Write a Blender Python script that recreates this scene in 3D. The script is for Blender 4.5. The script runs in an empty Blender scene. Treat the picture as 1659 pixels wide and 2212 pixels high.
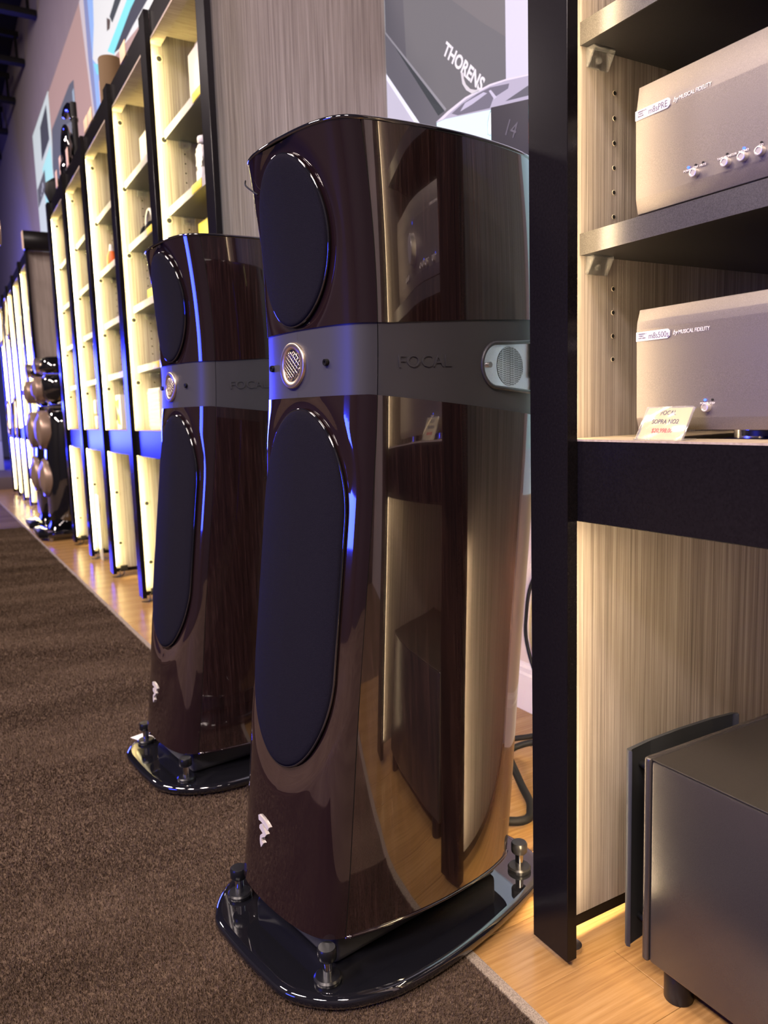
import bpy, bmesh, math, random
import numpy as np
from mathutils import Matrix, Vector
random.seed(7); rng = np.random.default_rng(7)
sc = bpy.context.scene
COL = sc.collection
# ---------------------------------------------------------------- camera
cam = bpy.data.cameras.new('camera'); camo = bpy.data.objects.new('camera', cam); COL.objects.link(camo)
R = ((0.8651, 0.0905, -0.4934), (-0.5007, 0.0955, -0.8604), (-0.0307, 0.9913, 0.1280))
m = Matrix(R).to_4x4(); m.translation = (0, 0, .8); camo.matrix_world = m
cam.sensor_fit = 'HORIZONTAL'; cam.sensor_width = 36; cam.lens = 1666 / 1659 * 36
cam.clip_start = .01; cam.clip_end = 100
cam.dof.use_dof = True; cam.dof.focus_distance = 1.05; cam.dof.aperture_fstop = 10
sc.camera = camo
# ---------------------------------------------------------------- world, light, exposure
sc.view_settings.view_transform = 'Standard'; sc.view_settings.look = 'None'
sc.view_settings.exposure = 0.0; sc.view_settings.gamma = 1; sc.view_settings.use_curve_mapping = False
sc.cycles.use_denoising = True
sc.cycles.max_bounces = 8; sc.cycles.glossy_bounces = 5; sc.cycles.transmission_bounces = 8; sc.cycles.transparent_max_bounces = 24
sc.cycles.sample_clamp_indirect = 6
w = bpy.data.worlds.new('world'); sc.world = w; w.use_nodes = True
w.node_tree.nodes['Background'].inputs[0].default_value = (.30, .24, .27, 1)
w.node_tree.nodes['Background'].inputs[1].default_value = .3
def area(name, loc, rot, sx, sy, power, color):
    l = bpy.data.lights.new(name, 'AREA'); l.shape = 'RECTANGLE'; l.size = sx; l.size_y = sy
    l.energy = power; l.color = color
    o = bpy.data.objects.new(name, l); COL.objects.link(o); o.location = loc; o.rotation_euler = rot
    return o
for xx, yy, pw in ((-3.3, -1.4, 275), (-3.3, 1.0, 300), (-3.3, 3.2, 280), (-3.3, 8.2, 300), (-1.1, -1.9, 215)):
    area('ceiling_lamp', (xx, yy, 4.75), (0, math.radians(-12), 0), .6, 1.2, pw, (1, .83, .77))
wl = area('blue_lamp', (-4.3, .55, 1.08), (0, math.radians(-90), 0), .62, 1.35, 28, (.03, .05, 1)); wl.data.spread = math.radians(75)
bl = area('blue_lamp', (-.9, 16.6, 1.2), (math.radians(-90), 0, 0), 3.6, 1.9, 260, (.03, .04, 1)); bl.data.spread = math.radians(70)
area('stage_fill', (-.4, 10.9, 2.9), (math.radians(62), 0, 0), 1.6, .5, 70, (.03, .06, 1))  # added blue fill for the fronts of the stage speakers
LED_STRENGTH = 74
# ---------------------------------------------------------------- materials
def mat(name, col=(.5, .5, .5), rough=.5, metal=0, spec=.5, coat=0, emit=None, es=0, trans=0, alpha=None, ior=1.45):
    m = bpy.data.materials.new(name); m.use_nodes = True
    b = m.node_tree.nodes['Principled BSDF']
    b.inputs['Base Color'].default_value = (*col, 1); b.inputs['Roughness'].default_value = rough
    b.inputs['Metallic'].default_value = metal; b.inputs['Specular IOR Level'].default_value = spec
    b.inputs['Coat Weight'].default_value = coat; b.inputs['Coat Roughness'].default_value = .02
    b.inputs['Transmission Weight'].default_value = trans; b.inputs['IOR'].default_value = ior
    if emit: b.inputs['Emission Color'].default_value = (*emit, 1); b.inputs['Emission Strength'].default_value = es
    return m
def nodes(m): return m.node_tree.nodes, m.node_tree.links, m.node_tree.nodes['Principled BSDF']
def ramp(n, stops):
    r = n.new('ShaderNodeValToRGB'); e = r.color_ramp.elements
    while len(e) < len(stops): e.new(.5)
    for k, (p, c) in enumerate(stops): e[k].position = p; e[k].color = (*c, 1)
    return r
def grain(m, scale, stops, bump=0, detail=6, coord='Object', rough=None, scale2=None):
    n, l, b = nodes(m)
    tc = n.new('ShaderNodeTexCoord'); mp = n.new('ShaderNodeMapping'); mp.inputs['Scale'].default_value = scale
    l.new(tc.outputs[coord], mp.inputs[0])
    nz = n.new('ShaderNodeTexNoise'); nz.inputs['Scale'].default_value = 1; nz.inputs['Detail'].default_value = detail
    nz.inputs['Roughness'].default_value = .62
    l.new(mp.outputs[0], nz.inputs['Vector'])
    out = nz.outputs['Fac']
    if scale2:
        mp2 = n.new('ShaderNodeMapping'); mp2.inputs['Scale'].default_value = scale2; l.new(tc.outputs[coord], mp2.inputs[0])
        nz2 = n.new('ShaderNodeTexNoise'); nz2.inputs['Scale'].default_value = 1; nz2.inputs['Detail'].default_value = 3
        l.new(mp2.outputs[0], nz2.inputs['Vector'])
        mx = n.new('ShaderNodeMix'); mx.inputs[0].default_value = .38
        l.new(nz.outputs['Fac'], mx.inputs[2]); l.new(nz2.outputs['Fac'], mx.inputs[3]); out = mx.outputs[0]
    r = ramp(n, stops); l.new(out, r.inputs[0]); l.new(r.outputs[0], b.inputs['Base Color'])
    if bump:
        bp = n.new('ShaderNodeBump'); bp.inputs['Strength'].default_value = bump; bp.inputs['Distance'].default_value = .002
        l.new(out, bp.inputs['Height']); l.new(bp.outputs[0], b.inputs['Normal'])
    return m
M = {}
M['panel_wood'] = grain(mat('panel_wood', rough=.55, spec=.3), (640, 640, 4), [(.33, (.12, .096, .083)), (.5, (.29, .245, .214)), (.67, (.46, .405, .362))], .3, scale2=(170, 170, 1.6))
M['top_wood'] = grain(mat('top_wood', rough=.5, spec=.3), (8, 160, 160), [(.3, (.30, .23, .15)), (.7, (.5, .41, .29))], .1)
M['floor_wood'] = grain(mat('floor_wood', rough=.24, spec=.5), (6, 150, 150), [(.3, (.22, .11, .034)), (.5, (.37, .205, .072)), (.7, (.46, .28, .115))], .12, scale2=(1.6, 14, 14))
M['floor_base'] = mat('floor_base', (.10, .06, .03), .7)
M['black_laminate'] = grain(mat('black_laminate', (.012, .011, .014), .22, spec=.2), (300, 300, 300), [(.3, (.0055, .0045, .0048)), (.7, (.009, .0075, .0078))], 0)
M['shelf_laminate'] = grain(mat('shelf_laminate', rough=.36, spec=.6), (700, 700, 700), [(.35, (.014, .013, .014)), (.65, (.026, .024, .024))], .12)
M['edge_band'] = grain(mat('edge_band', rough=.30, metal=.4, spec=.6), (900, 900, 900), [(.35, (.060, .055, .052)), (.65, (.12, .112, .105))], .1)
M['lit_edge'] = mat('lit_edge', (.42, .40, .36), .35)  # LED glare on black laminate shelf edges, put into the colour
def led(name, k, c=(1, .76, .46)): return mat(name, (.9, .9, .8), .4, emit=c, es=LED_STRENGTH * k)
M['led'] = led('led_tape', 1.05, (1, .86, .40)); M['led_near'] = led('led_tape_near', .58); M['led_side'] = led('led_tape_side', .55); M['fill_under'] = led('fill_tape_under', 1.45); M['fill_alcove'] = led('fill_tape_alcove', 6)  # the under-counter and alcove tapes are added fill light
def clear_mat():
    m = bpy.data.materials.new('clear_plastic'); m.use_nodes = True; n = m.node_tree.nodes; l = m.node_tree.links
    n.remove(n['Principled BSDF']); tr = n.new('ShaderNodeBsdfTransparent'); tr.inputs[0].default_value = (.985, .985, .98, 1)
    g = n.new('ShaderNodeBsdfGlossy'); g.inputs['Roughness'].default_value = .08
    f = n.new('ShaderNodeLayerWeight'); f.inputs['Blend'].default_value = .22
    tl = n.new('ShaderNodeBsdfTranslucent'); df = n.new('ShaderNodeBsdfDiffuse'); ad = n.new('ShaderNodeAddShader'); l.new(tl.outputs[0], ad.inputs[0]); l.new(df.outputs[0], ad.inputs[1])
    m2 = n.new('ShaderNodeMixShader'); m2.inputs[0].default_value = .10; l.new(tr.outputs[0], m2.inputs[1]); l.new(ad.outputs[0], m2.inputs[2]); tr = m2
    mx = n.new('ShaderNodeMixShader'); l.new(f.outputs['Facing'], mx.inputs[0]); l.new(tr.outputs[0], mx.inputs[1]); l.new(g.outputs[0], mx.inputs[2])
    l.new(mx.outputs[0], n['Material Output'].inputs[0]); return m
M['clear'] = clear_mat()
M['hole'] = mat('hole_dark', (.01, .008, .006), .8)
M['rim'] = mat('hole_rim', (.55, .47, .36), .5)
M['steel'] = mat('steel', (.62, .62, .64), .25, 1)
M['chrome'] = mat('chrome', (.82, .82, .84), .08, 1)
M['emblem'] = mat('emblem_silver', (.72, .66, .60), .35, .5)
M['brass'] = mat('champagne_metal', (.80, .66, .50), .3, 1)
M['black_metal'] = mat('black_metal', (.007, .007, .008), .3, 0, spec=.35)
def gloss(m, ior):
    m.node_tree.nodes['Principled BSDF'].inputs['Coat IOR'].default_value = ior; return m
M['gloss_black'] = mat('gloss_black', (.006, .006, .008), .04, spec=.6, coat=1)
M['gloss_plum'] = mat('gloss_plum', (.0115, .0055, .006), .06, spec=.6, coat=1); gloss(M['gloss_plum'], 1.75)
M['veneer'] = grain(mat('wenge_veneer', rough=.10, spec=.5, coat=1), (800, 800, 6), [(.36, (.006, .0032, .0030)), (.54, (.016, .0075, .0065)), (.68, (.040, .020, .017))], 0, scale2=(160, 160, 2))
gloss(M['veneer'], 1.8); gloss(M['gloss_black'], 1.8)
M['band'] = mat('band_charcoal', (.035, .034, .037), .42, spec=.5)
M['plinth'] = mat('plinth_dark', (.02, .019, .022), .5)
M['cloth'] = grain(mat('grille_cloth', rough=.92, spec=.04), (1500, 1500, 1500), [(.35, (.005, .0045, .007)), (.62, (.011, .0098, .0135)), (.8, (.032, .028, .036))], .5)
M['rubber'] = mat('black_rubber', (.008, .008, .009), .6, spec=.25)
M['alu'] = grain(mat('brushed_aluminium', rough=.3, metal=1), (900, 30, 900), [(.3, (.62, .64, .66)), (.7, (.78, .80, .82))], .03)
M['amp_face'] = grain(mat('amp_face', rough=.42, metal=.55, spec=.5), (1400, 1400, 1400), [(.35, (.165, .142, .118)), (.65, (.25, .22, .185))], .12)
M['amp_case'] = mat('amp_case', (.02, .02, .021), .4)
M['white_plate'] = mat('white_plate', (.85, .83, .80), .35)
M['ink_grey'] = mat('ink_grey', (.16, .14, .13), .5)
M['ink_pale'] = mat('ink_pale', (.85, .80, .70), .4)
M['ink_dark'] = mat('ink_dark', (.03, .03, .035), .6)
M['ink_red'] = mat('ink_red', (.75, .05, .02), .6)
M['button'] = mat('button_silver', (.86, .80, .70), .28, .7)
M['blue_led'] = mat('blue_led', (.02, .05, .9), .3, emit=(.03, .08, 1), es=6)
M['card_cream'] = mat('card_cream', (.60, .49, .17), .6)
M['sub_satin'] = grain(mat('sub_satin', rough=.27, metal=.55, spec=.5), (900, 900, 900), [(.3, (.055, .049, .045)), (.7, (.075, .067, .061))], .04)
M['sub_top'] = grain(mat('sub_top', rough=.55, spec=.35), (900, 900, 900), [(.3, (.014, .012, .010)), (.7, (.022, .019, .017))], .1)
M['sub_grille'] = mat('sub_grille', (.022, .024, .027), .6)
M['wall_paint'] = grain(mat('wall_paint', rough=.85, spec=.2), (3, 3, 3), [(.3, (.40, .345, .34)), (.7, (.43, .375, .37))], .02)
M['dark_paint'] = mat('dark_paint', (.020, .017, .017), .8)
M['cream_paint'] = mat('cream_paint', (.70, .60, .46), .75)
M['white_trim'] = mat('white_trim', (.80, .74, .64), .45)
M['ceiling_black'] = mat('ceiling_black', (.012, .011, .014), .8)
M['far_wall'] = mat('far_wall', (.10, .11, .16), .6)
M['binding'] = grain(mat('rug_binding', rough=.9), (700, 700, 700), [(.4, (.16, .125, .095)), (.6, (.34, .28, .22))], .4)
M['kraft'] = mat('kraft_card', (.13, .08, .034), .8)
M['tan_tag'] = mat('tan_tag', (.80, .60, .34), .6)
M['white_box'] = mat('white_card_box', (.58, .54, .47), .5)
M['white_plastic'] = mat('white_plastic', (.62, .60, .55), .3)
M['yellow'] = mat('yellow_print', (.80, .62, .05), .45)
M['orange'] = mat('orange_print', (.85, .17, .03), .5)
M['pink_card'] = mat('pink_card', (.75, .52, .44), .7)
M['bronze'] = mat('bronze_cone', (.30, .21, .16), .35, .4)
M['stage'] = mat('stage_grey', (.13, .10, .11), .6)
M['pale_cone'] = mat('pale_cabinet', (.45, .48, .62), .5)
# carpet
def carpet_mat():
    m = mat('carpet_pile', rough=.95, spec=.08); n, l, b = nodes(m)
    tc = n.new('ShaderNodeTexCoord')
    nz = n.new('ShaderNodeTexNoise'); nz.inputs['Scale'].default_value = 260; nz.inputs['Detail'].default_value = 5
    mp = n.new('ShaderNodeMapping'); mp.inputs['Scale'].default_value = (1.2, 5.5, 1); mp.inputs['Rotation'].default_value = (0, 0, -.25)
    nz2 = n.new('ShaderNodeTexNoise'); nz2.inputs['Scale'].default_value = 1; nz2.inputs['Detail'].default_value = 5
    l.new(tc.outputs['Object'], nz.inputs['Vector']); l.new(tc.outputs['Object'], mp.inputs[0]); l.new(mp.outputs[0], nz2.inputs['Vector'])
    mx = n.new('ShaderNodeMix'); mx.inputs[0].default_value = .5
    l.new(nz.outputs['Fac'], mx.inputs[2]); l.new(nz2.outputs['Fac'], mx.inputs[3])
    r = ramp(n, [(.34, (.066, .044, .030)), (.5, (.118, .080, .055)), (.68, (.185, .130, .092))]); l.new(mx.outputs[0], r.inputs[0])
    l.new(r.outputs[0], b.inputs['Base Color'])
    bp = n.new('ShaderNodeBump'); bp.inputs['Strength'].default_value = .9; bp.inputs['Distance'].default_value = .006
    l.new(nz.outputs['Fac'], bp.inputs['Height']); l.new(bp.outputs[0], b.inputs['Normal'])
    return m
M['carpet'] = carpet_mat()
def mesh_dots(name, base, dot, scale):
    m = mat(name, base, .4, .6); n, l, b = nodes(m)
    tc = n.new('ShaderNodeTexCoord'); ck = n.new('ShaderNodeTexChecker'); ck.inputs['Scale'].default_value = scale
    ck.inputs[1].default_value = (*base, 1); ck.inputs[2].default_value = (*dot, 1)
    mp = n.new('ShaderNodeMapping'); mp.inputs['Rotation'].default_value = (0, .785, 0)
    l.new(tc.outputs['Object'], mp.inputs[0]); l.new(mp.outputs[0], ck.inputs[0]); l.new(ck.outputs[0], b.inputs['Base Color'])
    return m
M['perf'] = mesh_dots('perforated_metal', (.75, .78, .8), (.03, .03, .03), 520)
M['perf_white'] = mesh_dots('perforated_white', (.8, .78, .7), (.35, .30, .2), 150)
def printed(name, col, k=.75):
    key = 'print_' + name
    if key not in M: M[key] = mat(key, tuple(c * .5 for c in col), .5, emit=col, es=k)
    return M[key]
# ---------------------------------------------------------------- helpers
def link(o, parent=None):
    COL.objects.link(o)
    if parent is not None: o.parent = parent
    return o
def thing(name, label, cat, loc=(0, 0, 0), rz=0, group=None):
    o = bpy.data.objects.new(name, None); COL.objects.link(o); o.empty_display_size = .05
    o.location = loc; o.rotation_euler = (0, 0, rz); o['label'] = label; o['category'] = cat
    if group: o['group'] = group
    return o
def tag(o, label, cat, group=None):
    o['label'] = label; o['category'] = cat
    if group: o['group'] = group
    return o
def setting(o): o['kind'] = 'structure'; return o
def raw(name, vs, fs, m, parent=None, smooth=False, loc=(0, 0, 0), rot=None):
    me = bpy.data.meshes.new(name); me.from_pydata([tuple(map(float, v)) for v in vs], [], fs); me.update()
    me.materials.append(m)
    if smooth: me.polygons.foreach_set('use_smooth', [True] * len(me.polygons))
    o = bpy.data.objects.new(name, me); link(o, parent); o.location = loc
    if rot: o.rotation_euler = rot
    return o
def frombm(name, bm, m, parent=None, smooth=False, loc=(0, 0, 0)):
    bmesh.ops.recalc_face_normals(bm, faces=bm.faces)
    me = bpy.data.meshes.new(name); bm.to_mesh(me); bm.free(); me.materials.append(m)
    if smooth:
        me.polygons.foreach_set('use_smooth', [True] * len(me.polygons)); me.set_sharp_from_angle(angle=math.radians(40))
    o = bpy.data.objects.new(name, me); link(o, parent); o.location = loc
    return o
def addbox(bm, x0, x1, y0, y1, z0, z1, bev=0, seg=2):
    r = bmesh.ops.create_cube(bm, size=1); vs = r['verts']
    for v in vs: v.co = ((x0 + x1) / 2 + v.co.x * (x1 - x0), (y0 + y1) / 2 + v.co.y * (y1 - y0), (z0 + z1) / 2 + v.co.z * (z1 - z0))
    if bev:
        es = list({e for v in vs for e in v.link_edges}); bmesh.ops.bevel(bm, geom=es, offset=bev, segments=seg, affect='EDGES', profile=.5)
def box(name, b, m, parent=None, bev=.0012, seg=2, loc=(0, 0, 0)):
    bm = bmesh.new(); addbox(bm, *b, bev, seg); return frombm(name, bm, m, parent, bev > 0, loc)
def addcyl(bm, c, r, h, axis='z', n=24, r2=None, bev=0):
    g = bmesh.ops.create_cone(bm, cap_ends=True, segments=n, radius1=r, radius2=r if r2 is None else r2, depth=h)
    Rm = {'z': Matrix(), 'x': Matrix.Rotation(math.pi / 2, 4, 'Y'), 'y': Matrix.Rotation(-math.pi / 2, 4, 'X')}[axis]
    for v in g['verts']: v.co = Rm @ v.co + Vector(c)
    if bev:
        es = [e for e in {e for v in g['verts'] for e in v.link_edges} if max(len(f.verts) for f in e.link_faces) > 4]
        bmesh.ops.bevel(bm, geom=es, offset=bev, segments=2, affect='EDGES', profile=.5)
def cyl(name, c, r, h, m, parent=None, axis='z', n=24, r2=None, bev=0):
    bm = bmesh.new(); addcyl(bm, c, r, h, axis, n, r2, bev); return frombm(name, bm, m, parent, True)
def lathe(name, prof, m, parent=None, loc=(0, 0, 0), axis='z', n=32):
    vs = []; fs = []
    for r, h in prof:
        for k in range(n):
            t = 2 * math.pi * k / n; p = (r * math.cos(t), r * math.sin(t), h)
            vs.append(p if axis == 'z' else (-p[2], p[0], p[1]) if axis == '-x' else (p[0], -p[2], p[1]))
    for i in range(len(prof) - 1):
        for k in range(n):
            k2 = (k + 1) % n; fs.append((i * n + k, i * n + k2, (i + 1) * n + k2, (i + 1) * n + k))
    bm = bmesh.new(); me = bpy.data.meshes.new('t'); me.from_pydata(vs, [], fs); bm.from_mesh(me); bpy.data.meshes.remove(me)
    bmesh.ops.remove_doubles(bm, verts=bm.verts, dist=1e-6)
    return frombm(name, bm, m, parent, True, loc)
def cr(pts, n=8, closed=False):
    P = [Vector(p) for p in pts]; out = []; N = len(P)
    for i in range(N if closed else N - 1):
        a, b, c, d = (P[(i - 1) % N] if closed or i else P[0], P[i], P[(i + 1) % N], P[(i + 2) % N] if closed or i + 2 < N else P[-1])
        for k in range(n):
            t = k / n; out.append(.5 * (2 * b + (c - a) * t + (2 * a - 5 * b + 4 * c - d) * t * t + (3 * b - a - 3 * c + d) * t ** 3))
    if not closed: out.append(P[-1])
    return out
def addtube(vs, fs, pts, r, n=8, closed=False):
    P = [Vector(p) for p in pts]; N = len(P); base = len(vs); up = Vector((.13, .27, .95))
    for i, p in enumerate(P):
        t = (P[(i + 1) % N] - P[i - 1]) if closed else (P[min(i + 1, N - 1)] - P[max(i - 1, 0)])
        t.normalize(); a = t.cross(up)
        if a.length < .05: a = t.cross(Vector((1, 0, 0)))
        a.normalize(); b = t.cross(a); up = -(b) if False else up
        for k in range(n): q = 2 * math.pi * k / n; vs.append(p + (a * math.cos(q) + b * math.sin(q)) * r)
    for i in range(N if closed else N - 1):
        j = (i + 1) % N
        for k in range(n): k2 = (k + 1) % n; fs.append((base + i * n + k, base + i * n + k2, base + j * n + k2, base + j * n + k))
    if not closed:
        fs.append(tuple(base + k for k in range(n))[::-1]); fs.append(tuple(base + (N - 1) * n + k for k in range(n)))
def tube(name, pts, r, m, parent=None, n=8, closed=False):
    vs = []; fs = []; addtube(vs, fs, pts, r, n, closed); return raw(name, vs, fs, m, parent, True)
def prism(name, poly, ax, lo, hi, m, parent=None, bev=0):
    """polygon extruded along axis ax ('x': poly is (y,z); 'y': (x,z); 'z': (x,y))"""
    mk = {'x': lambda p, h: (h, p[0], p[1]), 'y': lambda p, h: (p[0], h, p[1]), 'z': lambda p, h: (p[0], p[1], h)}[ax]
    bm = bmesh.new(); A = [bm.verts.new(mk(p, lo)) for p in poly]; B = [bm.verts.new(mk(p, hi)) for p in poly]
    bm.faces.new(A); bm.faces.new(B[::-1]); n = len(poly)
    for i in range(n): bm.faces.new((A[i], A[(i + 1) % n], B[(i + 1) % n], B[i]))
    if bev: bmesh.ops.bevel(bm, geom=list(bm.edges), offset=bev, segments=2, affect='EDGES', profile=.5)
    return frombm(name, bm, m, parent, bev > 0)
def text_mesh(body, size, extrude=.0002, align='LEFT', bold=0):
    c = bpy.data.curves.new('txt', 'FONT'); c.body = body; c.size = size; c.extrude = extrude; c.align_x = align; c.resolution_u = 3; c.offset = bold
    o = bpy.data.objects.new('txt', c); COL.objects.link(o)
    me = bpy.data.meshes.new_from_object(o.evaluated_get(bpy.context.evaluated_depsgraph_get()))
    bpy.data.objects.remove(o); bpy.data.curves.remove(c)
    return me
def text(name, body, size, loc, m, parent, face='-x', rot=0, sx=1, align='LEFT', bold=0, shear=0):
    me = text_mesh(body, size, align=align, bold=bold)
    X, Y = {'-x': (Vector((0, -1, 0)), Vector((0, 0, 1))), '-y': (Vector((1, 0, 0)), Vector((0, 0, 1)))}[face]
    Nn = X.cross(Y)
    for v in me.vertices:
        x, y = v.co.x * sx + v.co.y * shear, v.co.y
        u = x * math.cos(rot) - y * math.sin(rot); q = x * math.sin(rot) + y * math.cos(rot)
        v.co = X * u + Y * q + Nn * v.co.z
    me.materials.clear(); me.materials.append(m); me.update()
    o = bpy.data.objects.new(name, me); link(o, parent); o.location = loc
    return o
def dup(root, loc, rz, label=None):
    r = root.copy(); COL.objects.link(r); r.location = loc; r.rotation_euler = (0, 0, rz)
    if label: r['label'] = label
    for ch in list(root.children):
        c = ch.copy(); COL.objects.link(c); c.parent = r
        for g in list(ch.children): d = g.copy(); COL.objects.link(d); d.parent = c
    return r
# ---------------------------------------------------------------- room shell
XW = 1.31
fl = setting(box('floor', (-5, 1.45, -3, 17.2, -.08, -.0125), M['floor_base'], bev=0))
y = -.62; row = 0
PW = .1245
pl_mesh = {}
while y < 10.55:
    split = (.98, 1.31, .80, 1.16)[row % 4]
    for x0, x1 in ((.50, split), (split, 1.31)):
        if x1 - x0 < .06: continue
        key = (round(x0, 3), round(x1, 3))
        if key not in pl_mesh:
            o = box('wood_plank', (x0, x1 - .0012, .0002, PW - .0002, -.0125, 0), M['floor_wood'], fl, .0005, 1); pl_mesh[key] = o.data
        else:
            o = bpy.data.objects.new('wood_plank', pl_mesh[key]); link(o, fl)
        o.location = (0, y, -.0002 * (row % 3))
    y += PW; row += 1
setting(box('wall_right', (XW, XW + .14, -3, 17.2, -.08, 5.8), M['wall_paint'], bev=0))
setting(box('wall_left', (-5.1, -5, -3, 17.2, -.08, 5.8), M['dark_paint'], bev=0))
setting(box('wall_near', (-5, XW, -3.1, -3, -.08, 5.8), M['dark_paint'], bev=0))
setting(box('wall_far', (-5, XW, 17.2, 17.3, -.08, 5.8), M['far_wall'], bev=0))
ce = setting(box('ceiling', (-5.1, XW + .1, -3.1, 17.3, 5.66, 5.8), M['ceiling_black'], bev=0))
for k in range(-9, 7):
    yj = 9.26 + 1.235 * k
    bm = bmesh.new(); addbox(bm, -5, 1.30, yj - .05, yj + .05, 5.0, 5.06); addbox(bm, -5, 1.26, yj - .03, yj + .03, 5.3, 5.36)
    for q in range(14): addbox(bm, -4.9 + q * .47, -4.87 + q * .47, yj - .012, yj + .012, 5.06, 5.3)
    frombm('ceiling_joist', bm, M['ceiling_black'], ce)
# plaster of the alcove behind the speakers and its white skirting
setting(box('trim_1', (1.302, XW, .84, 2.17, .13, .60), M['cream_paint'], bev=0))
def baseboard(name, y0, y1):
    prof = [(XW, 0), (1.292, 0), (1.292, .098), (1.296, .104), (1.296, .116), (1.301, .124), (1.303, .133), (XW, .133)]
    return setting(prism(name, prof, 'y', y0, y1, M['white_trim']))
baseboard('baseboard_right', .84, 2.17)
baseboard('baseboard_alcove', 5.40, 6.66)
# stage and blue-lit demo wall at the far end
setting(box('trim_2', (-5, XW, 10.58, 17.2, -.012, .15), M['stage'], bev=.004))
# ---------------------------------------------------------------- carpet
cp = thing('carpet', 'brown cut-pile carpet with a grey bound edge beside the oak floor', 'carpet')
def cedge(y): return .605 - .0135 * (y - .7)
pts = [(-4.9, -2.9), (cedge(-2.9), -2.9), (cedge(10.55), 10.55), (-4.9, 10.55)]
prism('backing', pts, 'z', -.0125, .003, M['carpet'], cp)
bw = .016
prism('binding_edge', [(cedge(-2.9), -2.9), (cedge(-2.9) + bw, -2.9), (cedge(10.55) + bw, 10.55), (cedge(10.55), 10.55)], 'z', -.003, .005, M['binding'], cp)
def pile():
    N = 800000
    # dense close to the viewer, thinner further off
    u = rng.random(N); yy = .60 + (6.5 - .60) * u ** 2.3
    lo = np.where(yy < 1.2, -.35, -.35 - (yy - 1.2) * .25); lo = np.maximum(lo, -1.6)
    xx = lo + (cedge(yy) - .001 - lo) * rng.random(N)
    s = .6 + .55 * yy
    h = (.0075 + .0025 * rng.random(N)) * (.85 + .15 * s); wd = .0008 * s * (.7 + .6 * rng.random(N))
    ang = rng.random(N) * math.pi * 2
    band = np.sin(yy * 9 + xx * 2.2 + 1.5 * np.sin(yy * 2.3 + xx)) + .6 * np.sin(xx * 13 + yy * 17)
    lx = rng.normal(0, .0018, N) + .0006 * band; ly = rng.normal(0, .0018, N) - .0022 * band
    dx = np.cos(ang) * wd; dy = np.sin(ang) * wd; z0 = np.full(N, .001)
    V = np.empty((N, 3, 3), np.float32)
    V[:, 0] = np.stack([xx - dx, yy - dy, z0], 1); V[:, 1] = np.stack([xx + dx, yy + dy, z0], 1)
    V[:, 2] = np.stack([np.minimum(xx + lx, cedge(yy) + .010), yy + ly, h], 1)
    me = bpy.data.meshes.new('pile'); me.vertices.add(N * 3); me.vertices.foreach_set('co', V.ravel())
    me.loops.add(N * 3); me.loops.foreach_set('vertex_index', np.arange(N * 3, dtype=np.int32))
    me.polygons.add(N); me.polygons.foreach_set('loop_start', np.arange(0, N * 3, 3, dtype=np.int32))
    me.update(calc_edges=True); me.validate(); me.materials.append(M['carpet'])
    o = bpy.data.objects.new('pile', me); link(o, cp); o['kind'] = 'stuff'
pile()
# ---------------------------------------------------------------- shelving bays
ZT = 2.15
SHELVES = (1.757, 1.503, 1.25, 1.0)
def clip(parent, x, y, z, name='shelf_clip'):
    """clear bracket under a shelf on the panel at +y"""
    bm = bmesh.new()
    addbox(bm, x - .019, x + .019, y - .003, y, z - .024, z, .0006, 1)
    addbox(bm, x - .019, x + .019, y - .016, y - .003, z - .003, z, .0006, 1)
    for sx in (-1, 1):
        a = x + sx * .019; b = x + sx * .0165
        v = [bm.verts.new(p) for p in ((a, y - .003, z - .003), (a, y - .016, z - .003), (a, y - .003, z - .024), (b, y - .003, z - .003), (b, y - .016, z - .003), (b, y - .003, z - .024))]
        for f in ((0, 1, 2), (3, 5, 4), (0, 3, 4, 1), (1, 4, 5, 2), (2, 5, 3, 0)): bm.faces.new([v[i] for i in f])
    addcyl(bm, (x, y - .0045, z - .014), .004, .004, 'y', 12)
    return frombm(name, bm, M['clear'], parent, False)
def holes(parent, x, ys, zs, r, name):
    bm = bmesh.new(); vs = []; fs = []
    for z in zs: addcyl(bm, (x, ys - .0003, z), r, .0008, 'y', 14)
    o = frombm(name, bm, M['hole'], parent, False); o['kind'] = 'stuff'
    for z in zs: addtube(vs, fs, [(x + (r + .0004) * math.cos(t), ys - .0002, z + (r + .0004) * math.sin(t)) for t in np.linspace(0, 2 * math.pi, 14, endpoint=False)], .0005, 5, True)
    q = raw(name.replace('holes', 'hole_rims'), vs, fs, M['rim'], parent, True); q['kind'] = 'stuff'
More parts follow.
